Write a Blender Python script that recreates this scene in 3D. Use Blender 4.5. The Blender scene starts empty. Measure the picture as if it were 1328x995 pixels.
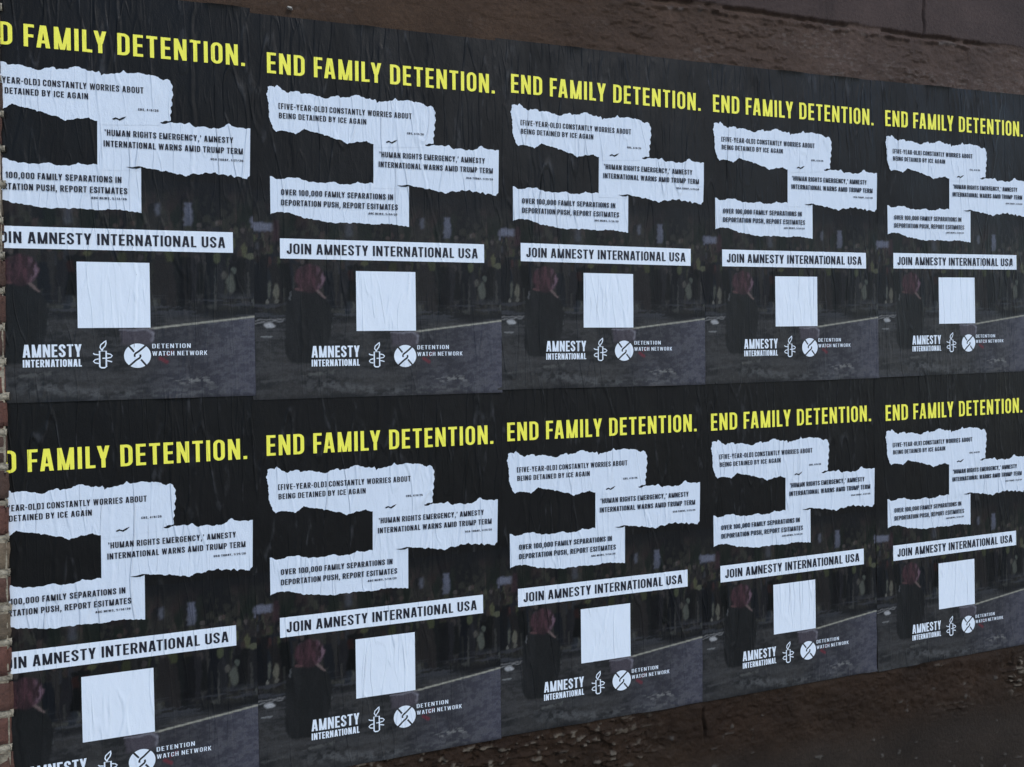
import bpy, bmesh, math, random
import numpy as np
from mathutils import Matrix, Vector
from mathutils.geometry import delaunay_2d_cdt

scene = bpy.context.scene
COL = scene.collection
rad = math.radians

# ------------------------------------------------------------------ camera
def rot(yaw, pitch, roll):
    ca, sa, cb, sb, cc, sc = math.cos(yaw), math.sin(yaw), math.cos(pitch), math.sin(pitch), math.cos(roll), math.sin(roll)
    Rz = np.array([[ca, -sa, 0], [sa, ca, 0], [0, 0, 1]])
    Rx = np.array([[1, 0, 0], [0, cb, -sb], [0, sb, cb]])
    Ry = np.array([[cc, 0, sc], [0, 1, 0], [-sc, 0, cc]])
    return Rz @ Rx @ Ry
Z0 = 1.554                      # height of the lower edge of the upper poster row
R = rot(rad(-16.88847), rad(-0.859425), rad(1.218597))
cd = bpy.data.cameras.new('camera'); cam = bpy.data.objects.new('camera', cd); COL.objects.link(cam)
cd.sensor_width = 36.0; cd.lens = 36 * 960.124 / 1328; cd.clip_start = 0.02; cd.clip_end = 2000
M = Matrix.Identity(4)
for i in range(3):
    M[i][0] = R[i, 0]; M[i][1] = R[i, 2]; M[i][2] = -R[i, 1]
M[0][3], M[1][3], M[2][3] = 0.680909, -1.867460, 0.045936 + Z0
cam.matrix_world = M
scene.camera = cam

# ------------------------------------------------------------------ daylight
SUN_EL, SUN_AZ = 42.0, 152.0     # azimuth measured from +Y towards +X
world = bpy.data.worlds.new('World'); scene.world = world; world.use_nodes = True
wn = world.node_tree
bg = wn.nodes['Background']; sky = wn.nodes.new('ShaderNodeTexSky')
sky.sky_type = 'NISHITA'; sky.sun_disc = False
sky.sun_elevation = rad(SUN_EL); sky.sun_rotation = rad(SUN_AZ)
sky.air_density = 1.0; sky.dust_density = 0.6; sky.ozone_density = 1.6
wn.links.new(sky.outputs[0], bg.inputs[0]); bg.inputs[1].default_value = 0.12
sl = bpy.data.lights.new('sun', 'SUN'); sl.energy = 0.6; sl.angle = rad(14); sl.color = (1.0, 0.95, 0.88)
so = bpy.data.objects.new('sun', sl); COL.objects.link(so)
sd = Vector((math.sin(rad(SUN_AZ)) * math.cos(rad(SUN_EL)), math.cos(rad(SUN_AZ)) * math.cos(rad(SUN_EL)), math.sin(rad(SUN_EL))))
so.rotation_euler = sd.to_track_quat('Z', 'Y').to_euler(); so.location = sd * 20
vs = scene.view_settings
vs.view_transform = 'Standard'; vs.look = 'None'; vs.gamma = 1; vs.use_curve_mapping = False; vs.exposure = 0.85

# ------------------------------------------------------------------ helpers
def link(name, me, mat, parent=None):
    o = bpy.data.objects.new(name, me); COL.objects.link(o)
    if mat and not me.materials: me.materials.append(mat)
    if parent: o.parent = parent
    return o

def tag(o, label=None, cat=None, group=None, kind=None):
    if label: o['label'] = label
    if cat: o['category'] = cat
    if group: o['group'] = group
    if kind: o['kind'] = kind
    return o

def mesh_np(name, V, F, smooth=True):
    """V (n,3) array, F (m,k) int array of triangles or quads."""
    me = bpy.data.meshes.new(name)
    V = np.asarray(V, np.float32); F = np.asarray(F, np.int32)
    k = F.shape[1]
    me.vertices.add(len(V)); me.vertices.foreach_set('co', V.ravel())
    me.loops.add(F.size); me.loops.foreach_set('vertex_index', F.ravel())
    me.polygons.add(len(F))
    me.polygons.foreach_set('loop_start', np.arange(0, F.size, k, dtype=np.int32))
    me.update(calc_edges=True); me.validate()
    me.polygons.foreach_set('use_smooth', np.full(len(me.polygons), smooth))
    me.update()
    return me

def grid_faces(nx, nz):
    i = np.arange(nx - 1)[None, :] + np.arange(nz - 1)[:, None] * nx
    return np.stack([i, i + 1, i + 1 + nx, i + nx], -1).reshape(-1, 4)

def point_colour(me, name, C):
    C = np.asarray(C, np.float32)
    if C.ndim == 1: C = np.repeat(C[:, None], 3, 1)
    a = me.color_attributes.new(name, 'FLOAT_COLOR', 'POINT')
    a.data.foreach_set('color', np.concatenate([C, np.ones((len(C), 1), np.float32)], 1).ravel())

def _h(ix, iy, s):
    with np.errstate(over='ignore'):
        n = (ix.astype(np.int64) * 374761393 + iy.astype(np.int64) * 668265263 + s * 144665 * 7919) & 0xffffffff
        n = ((n ^ (n >> 13)) * 1274126177) & 0xffffffff
        n = ((n ^ (n >> 16)) * 2246822519) & 0xffffffff
        n = n ^ (n >> 15)
    return (n & 0xffffff) / float(0xffffff)

def noise(x, y, s=0):
    ix, iy = np.floor(x), np.floor(y); fx, fy = x - ix, y - iy
    fx = fx * fx * (3 - 2 * fx); fy = fy * fy * (3 - 2 * fy)
    a, b, c, d = _h(ix, iy, s), _h(ix + 1, iy, s), _h(ix, iy + 1, s), _h(ix + 1, iy + 1, s)
    return (a * (1 - fx) + b * fx) * (1 - fy) + (c * (1 - fx) + d * fx) * fy

def fbm(x, y, s=0, o=4, g=0.5):
    r = 0; a = 1; t = 0
    for i in range(o):
        r = r + a * noise(x * 2 ** i, y * 2 ** i, s + i * 17); t += a; a *= g
    return r / t

def sstep(e0, e1, x):
    t = np.clip((x - e0) / (e1 - e0), 0, 1); return t * t * (3 - 2 * t)

# ------------------------------------------------------------------ materials
def new_mat(name):
    m = bpy.data.materials.new(name); m.use_nodes = True
    nt = m.node_tree
    return m, nt, nt.nodes['Principled BSDF']

def N(nt, t, **kw):
    n = nt.nodes.new(t)
    for k, v in kw.items(): setattr(n, k, v)
    return n

def math_node(nt, op, a, b=None, c=None, clamp=False):
    n = N(nt, 'ShaderNodeMath', operation=op, use_clamp=clamp)
    for i, v in enumerate((a, b, c)):
        if v is None: continue
        if hasattr(v, 'is_output') or isinstance(v, bpy.types.NodeSocket): nt.links.new(v, n.inputs[i])
        else: n.inputs[i].default_value = v
    return n.outputs[0]

def pos_noise(nt, scale, detail=3.0, vec=(1, 1, 1), rough=0.55, offset=(0, 0, 0)):
    g = N(nt, 'ShaderNodeNewGeometry'); mp = N(nt, 'ShaderNodeMapping')
    mp.inputs['Scale'].default_value = vec; mp.inputs['Location'].default_value = offset
    nt.links.new(g.outputs['Position'], mp.inputs['Vector'])
    n = N(nt, 'ShaderNodeTexNoise'); n.inputs['Scale'].default_value = scale
    n.inputs['Detail'].default_value = detail; n.inputs['Roughness'].default_value = rough
    nt.links.new(mp.outputs[0], n.inputs['Vector'])
    return n.outputs['Fac']

def ridge(nt, fac, w):
    d = math_node(nt, 'ABSOLUTE', math_node(nt, 'SUBTRACT', fac, 0.5))
    mr = N(nt, 'ShaderNodeMapRange', interpolation_type='SMOOTHSTEP')
    mr.inputs['From Min'].default_value = 0; mr.inputs['From Max'].default_value = w
    mr.inputs['To Min'].default_value = 1; mr.inputs['To Max'].default_value = 0
    nt.links.new(d, mr.inputs['Value'])
    return mr.outputs[0]

def paper_bump(nt, bs, strength=1.0):
    """wheat-paste wrinkles: thin wandering near-vertical folds, pulp grain and soft bubbles, in world space
    so a fold runs on through paper and ink alike"""
    f1 = ridge(nt, pos_noise(nt, 1.0, 1.5, (15, 1, 2.1)), 0.022)
    f2 = ridge(nt, pos_noise(nt, 1.0, 1.0, (34, 1, 4.6), offset=(3.1, 0, 7.7)), 0.035)
    m2 = pos_noise(nt, 5.0, 2, offset=(8, 2, 1))
    f2 = math_node(nt, 'MULTIPLY', f2, math_node(nt, 'MULTIPLY', math_node(nt, 'SUBTRACT', m2, 0.42, clamp=True), 4.0, clamp=True))
    m1 = math_node(nt, 'MULTIPLY', math_node(nt, 'SUBTRACT', pos_noise(nt, 4.0, 2, offset=(1, 2, 9)), 0.40, clamp=True), 5.0, clamp=True)
    soft = pos_noise(nt, 1.0, 4, (42, 1, 17))
    grain = pos_noise(nt, 420, 2)
    h = math_node(nt, 'MULTIPLY', math_node(nt, 'MULTIPLY', f1, m1), 0.0011)
    h = math_node(nt, 'MULTIPLY_ADD', f2, 0.0008, h)
    h = math_node(nt, 'MULTIPLY_ADD', soft, 0.0016, h)
    h = math_node(nt, 'MULTIPLY_ADD', grain, 0.00035, h)
    b = N(nt, 'ShaderNodeBump'); b.inputs['Strength'].default_value = strength; b.inputs['Distance'].default_value = 1.0
    nt.links.new(h, b.inputs['Height']); nt.links.new(b.outputs[0], bs.inputs['Normal'])
    return f1, f2

def mix_rgb(nt, fac, a, b, blend='MIX'):
    n = N(nt, 'ShaderNodeMix', data_type='RGBA', blend_type=blend)
    def put(s, v):
        if isinstance(v, bpy.types.NodeSocket): nt.links.new(v, s)
        elif isinstance(v, (int, float)): s.default_value = v
        else: s.default_value = (*v, 1)
    put(n.inputs[0], fac); put(n.inputs[6], a); put(n.inputs[7], b)
    return n.outputs[2]

def patchy(nt, bs, rough):
    """dried paste leaves runs of duller and shinier paper"""
    s = pos_noise(nt, 1.0, 4, (9, 1, 2.6), offset=(5, 0, 2))
    nt.links.new(math_node(nt, 'MULTIPLY_ADD', s, 0.75, rough - 0.375), bs.inputs['Roughness'])

def ink_mat(name, col, rough=0.55, spec=0.4, var=0.06, col2=None, bump=1.0, wear=0.0):
    m, nt, bs = new_mat(name)
    f1, f2 = paper_bump(nt, bs, bump)
    n = pos_noise(nt, 9, 5)
    c = mix_rgb(nt, math_node(nt, 'MULTIPLY', n, 1.0), tuple(x * (1 - var) for x in col), col2 or tuple(min(1, x * (1 + var)) for x in col))
    if wear:
        g = pos_noise(nt, 70, 4, (1, 1, 0.4))
        k = math_node(nt, 'MULTIPLY', f1, math_node(nt, 'MULTIPLY', math_node(nt, 'SUBTRACT', g, 0.5, clamp=True), wear, clamp=True))
        c = mix_rgb(nt, k, c, (0.22, 0.22, 0.23))
    nt.links.new(c, bs.inputs['Base Color'])
    patchy(nt, bs, rough); bs.inputs['Specular IOR Level'].default_value = spec
    return m

M_black = ink_mat('poster_black', (0.0055, 0.0051, 0.0047), 0.45, 0.150, 0.25, (0.0092, 0.0087, 0.0082), 1.45, 0.6)
M_white = ink_mat('poster_white', (0.68, 0.735, 0.80), 0.62, 0.3, 0.02, None, 1.8)
M_white2 = ink_mat('poster_bare_white', (0.755, 0.805, 0.86), 0.62, 0.3, 0.02, None, 1.4)
M_yellow = ink_mat('poster_yellow', (0.95, 0.88, 0.092), 0.58, 0.3, 0.05)
M_ink = ink_mat('poster_text_black', (0.012, 0.012, 0.02), 0.58, 0.3, 0.2)
M_photo, _nt, _bs = new_mat('poster_photo_print')
paper_bump(_nt, _bs, 1.3)
_a = N(_nt, 'ShaderNodeVertexColor', layer_name='print')
_g = pos_noise(_nt, 260, 2)
_k = math_node(_nt, 'MULTIPLY_ADD', _g, 0.65, 0.52)
_nt.links.new(mix_rgb(_nt, 1.0, _a.outputs['Color'], _k, 'MULTIPLY'), _bs.inputs['Base Color'])
patchy(_nt, _bs, 0.46); _bs.inputs['Specular IOR Level'].default_value = 0.15

# ------------------------------------------------------------------ lettering: condensed gothic capitals drawn as strokes
def arc(cx, cy, rx, ry, a0, a1, n=5):
    return [(cx + rx * math.cos(rad(a0 + (a1 - a0) * i / n)), cy + ry * math.sin(rad(a0 + (a1 - a0) * i / n))) for i in range(n + 1)]

WID = dict(A=.50, B=.46, C=.45, D=.46, E=.38, F=.37, G=.46, H=.47, I=.0, J=.38, K=.48, L=.36, M=.60, N=.49, O=.46, P=.44, Q=.46, R=.46,
           S=.44, T=.42, U=.46, V=.48, W=.70, X=.48, Y=.48, Z=.42)
WID.update({c: .45 for c in '023456789'}); WID['1'] = .26
WID.update({'.': .0, ',': .0, '-': .24, '[': .25, ']': .25, "'": .0, '/': .36, ' ': .22})

def glyph(ch, t):
    """list of closed polygons for one capital of height 1, stem t; returns (polys, width)"""
    th = t * 0.86
    w = WID[ch] if WID[ch] > 0 else t
    w = w + (t - 0.17) * 0.5 if WID[ch] > 0 else t
    h = t / 2; hh = th / 2; l, r, b, T = h, w - h, hh, 1 - hh
    rx = min(0.19, (r - l) / 2) if r > l else 0; ry = 0.17
    out = []
    def V(x, y0=0, y1=1): out.append([(x - h, y0), (x + h, y0), (x + h, y1), (x - h, y1)])
    def Hb(x0, x1, y): out.append([(x0, y - hh), (x1, y - hh), (x1, y + hh), (x0, y + hh)])
    def D(x0, y0, x1, y1, k=1.0):
        hx = h * k * math.sqrt(1 + ((x1 - x0) / (y1 - y0)) ** 2)
        out.append([(x0 - hx, y0), (x0 + hx, y0), (x1 + hx, y1), (x1 - hx, y1)])
    def S(p, closed=False):
        P = [np.array(q, float) for i, q in enumerate(p) if math.dist(q, p[i - 1]) > 1e-4 or (i == 0 and not closed)]; n = len(P)
        Ls, Rs = [], []
        for i in range(n):
            a = P[i - 1] if (i > 0 or closed) else None; c = P[(i + 1) % n] if (i < n - 1 or closed) else None
            ds = [d / max(np.linalg.norm(d), 1e-9) for d in ([P[i] - a] if a is not None else []) + ([c - P[i]] if c is not None else [])]
            d = sum(ds); d /= max(np.linalg.norm(d), 1e-9); nn = np.array([-d[1], d[0]])
            k = 1 / max(0.6, float(np.dot(nn, np.array([-ds[0][1], ds[0][0]]))))
            hw = np.array([h, hh])
            Ls.append(P[i] + nn * hw * k); Rs.append(P[i] - nn * hw * k)
        m = n if closed else n - 1
        for i in range(m):
            j = (i + 1) % n
            out.append([tuple(Rs[i]), tuple(Rs[j]), tuple(Ls[j]), tuple(Ls[i])])
    def ring(x0, x1, y0, y1):
        return arc(x1 - rx, y1 - ry, rx, ry, 0, 90) + arc(x0 + rx, y1 - ry, rx, ry, 90, 180) + arc(x0 + rx, y0 + ry, rx, ry, 180, 270) + arc(x1 - rx, y0 + ry, rx, ry, 270, 360)
    def bowl(x1, y0, y1):
        q = min(ry, (y1 - y0) / 2 - .001); qx = min(rx, q)
        S([(0.01, y0)] + arc(x1 - qx, y0 + q, qx, q, -90, 0) + arc(x1 - qx, y1 - q, qx, q, 0, 90) + [(0.01, y1)])
    if ch == 'A':
        D(h * 1.08, 0, w / 2 - .22 * t, 1); D(w - h * 1.08, 0, w / 2 + .22 * t, 1); Hb(.2 * w, .8 * w, .27)
    elif ch == 'B': V(l); bowl(r - .01, .52, T); bowl(r, b, .52)
    elif ch in 'CG':
        S([(r, .66)] + arc(r - rx, T - ry, rx, ry, 0, 90) + arc(l + rx, T - ry, rx, ry, 90, 180) + arc(l + rx, b + ry, rx, ry, 180, 270) + arc(r - rx, b + ry, rx, ry, 270, 360) + [(r, .35 if ch == 'C' else .5)])
        if ch == 'G': Hb(w * .5, w, .46)
    elif ch == 'D': V(l); bowl(r, b, T)
    elif ch == 'E': V(l); Hb(0, w, b); Hb(0, w, T); Hb(0, w * .93, .51)
    elif ch == 'F': V(l); Hb(0, w, T); Hb(0, w * .93, .49)
    elif ch == 'H': V(l); V(r); Hb(l, r, .51)
    elif ch == 'I': V(l)
    elif ch == 'J': V(r, .2, 1); S([(r, .21)] + arc(r - rx, b + ry, rx, ry, 0, -90) + arc(l + rx, b + ry, rx, ry, -90, -180) + [(l, .32)])
    elif ch == 'K': V(l); D(l + .3 * t, .36, w - h * 1.15, 1); D(w - h * 1.1, 0, l + .8 * t, .58)
    elif ch == 'L': V(l); Hb(0, w, b)
    elif ch == 'M': V(l); V(r); D(w / 2 - .15 * t, 0, l + .1 * t, 1, .85); D(w / 2 + .15 * t, 0, r - .1 * t, 1, .85)
    elif ch == 'N': V(l); V(r); D(r - .05 * t, 0, l + .05 * t, 1, .95)
    elif ch in 'O0Q': S(ring(l, r, b, T), True)
    elif ch == 'P': V(l); bowl(r, .44, T)
    elif ch == 'R': V(l); bowl(r - .005, .47, T); D(r + .02, 0, w * .52, .5)
    elif ch in 'S':
        S([(r, .69)] + arc(r - rx, T - ry, rx, ry, 0, 90) + arc(l + rx, T - ry, rx, ry, 90, 180) + [(l, .70), (l + .05, .62), (w / 2, .52), (r - .05, .41), (r, .33)] + arc(r - rx, b + ry, rx, ry, 0, -90) + arc(l + rx, b + ry, rx, ry, -90, -180) + [(l, .32)])
    elif ch == 'T': V(w / 2); Hb(0, w, T)
    elif ch == 'U': S([(l, 1)] + arc(l + rx, b + ry, rx, ry, 180, 270) + arc(r - rx, b + ry, rx, ry, 270, 360) + [(r, 1)])
    elif ch == 'V': D(w / 2 - .2 * t, 0, h * 1.05, 1); D(w / 2 + .2 * t, 0, w - h * 1.05, 1)
    elif ch == 'W':
        D(w * .27, 0, h, 1, .9); D(w * .27 + .1 * t, 0, w * .5, 1, .8); D(w * .73 - .1 * t, 0, w * .5, 1, .8); D(w * .73, 0, w - h, 1, .9)
    elif ch == 'X': D(h, 0, w - h, 1); D(w - h, 0, h, 1)
    elif ch == 'Y': V(w / 2, 0, .5); D(w / 2 - .1 * t, .42, h * 1.1, 1); D(w / 2 + .1 * t, .42, w - h * 1.1, 1)
    elif ch == 'Z': Hb(0, w, b); Hb(0, w, T); D(h * 1.4, .02, w - h * 1.4, .98)
    elif ch == '1': V(r); out.append([(r - h + .01, 1), (0, .80), (0, .66), (r - h + .01, .80)])
    elif ch == '2': S([(l, .68)] + arc(l + rx, T - ry, rx, ry, 180, 90) + arc(r - rx, T - ry, rx, ry, 90, 0) + [(r, .66), (r - .04, .52), (l + .02, .2), (l, b)]); Hb(0, w, b)
    elif ch == '4': V(r - .05); Hb(0, w, .27); D(h * .8, .27, r - .05, 1, .9)
    elif ch == '5': Hb(0, w, T); V(l, .5, 1); bowl(r, b, .60)
    elif ch == '6': S(ring(l, r, b, .60), True); S([(l, .3), (l, .7)] + arc(l + rx, T - ry, rx, ry, 180, 90) + arc(r - rx, T - ry, rx, ry, 90, 0))
    elif ch == '8': S(ring(l + .01, r - .01, .50, T), True); S(ring(l, r, b, .52), True)
    elif ch == '.': out.append([(0, 0), (t, 0), (t, t), (0, t)])
    elif ch == ',': out.append([(0, 0), (t, 0), (t, t), (0, t)]); out.append([(-.1 * t, -.2), (.45 * t, -.2), (t, .02), (.2 * t, .02)])
    elif ch == '-': Hb(0, w, .45)
    elif ch == '[': V(l * .8, 0, 1); Hb(0, w, b); Hb(0, w, T)
    elif ch == ']': V(w - l * .8, 0, 1); Hb(0, w, b); Hb(0, w, T)
    elif ch == "'": out.append([(.2 * t, .68), (.8 * t, .68), (t, 1), (0, 1)])
    elif ch == '/': D(h, 0, w - h, 1, .7)
    return out, w

KERN = {'AT': -.07, 'TA': -.07, 'AY': -.07, 'LY': -.07, 'LT': -.05, 'RT': -.02, 'TY': -.02, 'PA': -.05, 'FA': -.06, 'AV': -.06, 'VA': -.06}
def text_polys(s, x0, x1, y0, cap, t=.17, gap=.11):
    glyphs = []; x = 0
    for i, ch in enumerate(s):
        if ch == ' ': x += WID[' '] + gap * .3; continue
        g, w = glyph(ch, t); glyphs.append((g, x)); x += w + gap + (KERN.get(s[i:i + 2], 0))
    total = x - gap
    kx = (x1 - x0) / total
    return [[(x0 + (px + gx) * kx, y0 + py * cap) for px, py in p] for g, gx in glyphs for p in g]

def inside(poly, P):
    """even-odd test of many points against one polygon"""
    Q = np.array(poly); res = np.zeros(len(P), bool)
    m = (P[:, 0] >= Q[:, 0].min()) & (P[:, 0] <= Q[:, 0].max()) & (P[:, 1] >= Q[:, 1].min()) & (P[:, 1] <= Q[:, 1].max())
    X, Y = P[m, 0], P[m, 1]; r = np.zeros(len(X), bool)
    for i in range(len(Q)):
        (xa, ya), (xb, yb) = Q[i - 1], Q[i]
        if ya == yb: continue
        r ^= ((ya > Y) != (yb > Y)) & (X < (xb - xa) * (Y - ya) / (yb - ya) + xa)
    res[m] = r
    return res

def union(polys, dx=0.004, dz=0.008, cuts=()):
    """one clean triangulation of overlapping polygons (minus the cuts), also cut along a grid so that it can follow the wrinkled paper"""
    vs, fs = [], []
    rgj = random.Random(len(polys))
    for p in list(polys) + list(cuts):
        a = sum(p[i][0] * p[(i + 1) % len(p)][1] - p[(i + 1) % len(p)][0] * p[i][1] for i in range(len(p)))
        if abs(a) < 1e-12: continue
        q = p if a > 0 else p[::-1]
        fs.append(list(range(len(vs), len(vs) + len(q)))); vs += [Vector((x * 100, y * 100)) for x, y in q]
    es = [(f[i - 1], f[i]) for f in fs for i in range(len(f))]
    X = [v.x for v in vs]; Y = [v.y for v in vs]
    x0, x1, y0, y1 = min(X), max(X), min(Y), max(Y)
    dx *= 100; dz *= 100
    def ln(a, b):
        es.append((len(vs), len(vs) + 1)); vs.append(Vector(a)); vs.append(Vector(b))
    k = math.ceil(x0 / dx)
    while k * dx < x1: o = rgj.uniform(-.004, .004); ln((k * dx + o, y0 - .05), (k * dx + o, y1 + .05)); k += 1
    k = math.ceil(y0 / dz)
    while k * dz < y1: o = rgj.uniform(-.004, .004); ln((x0 - .05, k * dz + o), (x1 + .05, k * dz + o)); k += 1
    V, E, F, ov, oe, of = delaunay_2d_cdt(vs, es, [], 0, 1e-5)
    V = np.array([(v.x / 100, v.y / 100) for v in V])
    T = np.array([(f[0], f[i], f[i + 1]) for f in F for i in range(1, len(f) - 1)], np.int32)
    A, B, C = V[T[:, 0]], V[T[:, 1]], V[T[:, 2]]; G = (A + B + C) / 3
    area = (B[:, 0] - A[:, 0]) * (C[:, 1] - A[:, 1]) - (C[:, 0] - A[:, 0]) * (B[:, 1] - A[:, 1])
    keep = np.zeros(len(T), bool)
    for p in polys: keep |= inside(p, G)
    for p in cuts: keep &= ~inside(p, G)
    T = np.where((area < 0)[:, None], T[:, ::-1], T)[keep & (np.abs(area) > 1e-13)]
    used = np.unique(T); mp = np.zeros(len(V), np.int32); mp[used] = np.arange(len(used))
    return V[used], mp[T]

def box(x0, x1, y0, y1): return [(x0, y0), (x1, y0), (x1, y1), (x0, y1)]

def stroke(p, w):
    out = []
    P = [np.array(q, float) for q in p]; n = len(P); Ls, Rs = [], []
    for i in range(n):
        d = P[min(i + 1, n - 1)] - P[max(i - 1, 0)]; d /= np.linalg.norm(d); nn = np.array([-d[1], d[0]]) * w / 2
        Ls.append(P[i] + nn); Rs.append(P[i] - nn)
    return [[tuple(Rs[i]), tuple(Rs[i + 1]), tuple(Ls[i + 1]), tuple(Ls[i])] for i in range(n - 1)]

# ------------------------------------------------------------------ poster artwork, in metres from the lower left of the sheet
S1=[(0.0194,0.7275),(0.0234,0.7378),(0.0228,0.7451),(0.0308,0.7478),(0.0387,0.7452),(0.0435,0.7512),(0.0499,0.7468),(0.0546,0.7412),(0.0625,0.7386),(0.0689,0.7345),(0.0754,0.7397),(0.0835,0.7391),(0.0938,0.74),(0.098,0.735),(0.1093,0.737),(0.1208,0.737),(0.1322,0.7339),(0.142,0.7331),(0.1502,0.7294),(0.1601,0.7289),(0.1685,0.7343),(0.1784,0.7352),(0.1878,0.738),(0.1924,0.733),(0.2052,0.7351),(0.2153,0.737),(0.2238,0.7418),(0.2356,0.7435),(0.2457,0.7396),(0.2542,0.7358),(0.2628,0.7376),(0.2713,0.7348),(0.2758,0.7376),(0.2805,0.7277),(0.286,0.7326),(0.2953,0.7324),(0.3075,0.7344),(0.3162,0.7365),(0.325,0.7442),(0.3319,0.7379),(0.3459,0.739),(0.3635,0.7398),(0.3776,0.7392),(0.3918,0.7369),(0.4006,0.7317),(0.4078,0.7287),(0.415,0.7328),(0.4221,0.7271),(0.4273,0.7151),(0.4254,0.7061),(0.4278,0.6957),(0.4241,0.6866),(0.4258,0.6761),(0.4214,0.6669),(0.4238,0.6583),(0.4201,0.6492),(0.4211,0.6369),(0.4103,0.6365),(0.3988,0.6329),(0.3987,0.6258),(0.2716,0.6175),(0.2717,0.6261),(0.2615,0.6278),(0.253,0.6324),(0.2461,0.6309),(0.2376,0.628),(0.2309,0.6299),(0.2223,0.6252),(0.2139,0.6246),(0.2065,0.6214),(0.2005,0.6254),(0.1955,0.6285),(0.1855,0.6312),(0.1706,0.6353),(0.1623,0.6381),(0.1524,0.6381),(0.1475,0.6422),(0.1376,0.6438),(0.1294,0.6443),(0.1213,0.646),(0.1115,0.6497),(0.1044,0.6515),(0.0985,0.6464),(0.0926,0.6416),(0.0854,0.6367),(0.0774,0.6395),(0.0693,0.641),(0.0613,0.6427),(0.0533,0.6438),(0.0469,0.6427),(0.0405,0.6396),(0.0358,0.6442),(0.0327,0.6523),(0.0296,0.6587),(0.0266,0.6684),(0.0245,0.6749),(0.0258,0.685),(0.0238,0.6948),(0.0248,0.7048),(0.0225,0.7162)]
S2=[(0.2704,0.6312),(0.4002,0.64),(0.4001,0.6311),(0.4096,0.6294),(0.4216,0.634),(0.4336,0.6329),(0.4481,0.6324),(0.4602,0.6365),(0.466,0.6312),(0.4747,0.6261),(0.4845,0.6286),(0.4991,0.6277),(0.508,0.6254),(0.5139,0.6286),(0.5237,0.6264),(0.5362,0.632),(0.5462,0.6404),(0.5586,0.6335),(0.5736,0.6325),(0.5938,0.6324),(0.5911,0.5209),(0.5849,0.5123),(0.5749,0.5138),(0.5649,0.5181),(0.5574,0.5144),(0.5499,0.5213),(0.5424,0.5171),(0.5325,0.5214),(0.5226,0.519),(0.5153,0.5253),(0.5054,0.5215),(0.4931,0.5233),(0.4808,0.5179),(0.4686,0.5197),(0.4589,0.5145),(0.4516,0.5118),(0.4419,0.516),(0.4323,0.5156),(0.4203,0.5197),(0.4084,0.5229),(0.3988,0.521),(0.3917,0.5239),(0.3823,0.5249),(0.3704,0.5257),(0.361,0.5285),(0.3568,0.5269),(0.3567,0.5189),(0.269,0.5169)]
S3=[(0.0252,0.5335),(0.0328,0.5317),(0.0412,0.5268),(0.0497,0.5273),(0.0604,0.5296),(0.0712,0.5324),(0.0841,0.5322),(0.0948,0.5315),(0.1035,0.5274),(0.1143,0.5235),(0.1252,0.5254),(0.1405,0.524),(0.1581,0.5249),(0.1781,0.5269),(0.1936,0.5231),(0.2071,0.5238),(0.2206,0.5259),(0.2306,0.531),(0.2409,0.5283),(0.2523,0.5275),(0.2614,0.5303),(0.2692,0.5279),(0.2889,0.5262),(0.3577,0.5278),(0.3566,0.4239),(0.3481,0.4265),(0.3364,0.427),(0.3248,0.4289),(0.3132,0.4308),(0.2993,0.4294),(0.2878,0.4308),(0.2762,0.4272),(0.2625,0.4267),(0.2488,0.4276),(0.2375,0.429),(0.2239,0.4299),(0.2104,0.4271),(0.197,0.4289),(0.1791,0.4269),(0.1658,0.4291),(0.1525,0.4295),(0.1394,0.4326),(0.1262,0.4331),(0.1153,0.4349),(0.1023,0.4358),(0.0937,0.4408),(0.0829,0.4426),(0.0701,0.4479),(0.0572,0.4474),(0.0444,0.4487),(0.0338,0.4465),(0.0253,0.4426)]
T1=[(0.3011,0.6333),(0.3081,0.6366),(0.315,0.6335),(0.322,0.6375),(0.33,0.6401),(0.3237,0.6341),(0.316,0.6298),(0.3091,0.6331),(0.3028,0.6306)]
T2=[(0.3268,0.5267),(0.3399,0.5265),(0.3531,0.5295),(0.362,0.5285),(0.3492,0.5237),(0.3375,0.524)]

QUOTES = [
    (S1, [("[FIVE-YEAR-OLD] CONSTANTLY WORRIES ABOUT", .0470, .3659, .6945, .0140), ("BEING DETAINED BY ICE AGAIN", .0473, .2536, .6722, .0134)],
     ("CBS, 4/8/26", .3540, .3962, .6556, .0052)),
    (S2, [("'HUMAN RIGHTS EMERGENCY,' AMNESTY", .2850, .5557, .5945, .0138), ("INTERNATIONAL WARNS AMID TRUMP TERM", .2826, .5766, .5698, .0138)],
     ("USA TODAY, 1/21/26", .5058, .5768, .5524, .0050)),
    (S3, [("OVER 100,000 FAMILY SEPARATIONS IN", .0502, .3176, .4897, .0138), ("DEPORTATION PUSH, REPORT ESITMATES", .0499, .3290, .4649, .0138)],
     ("ABC NEWS, 5/14/26", .2558, .3274, .4513, .0050)),
]


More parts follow.
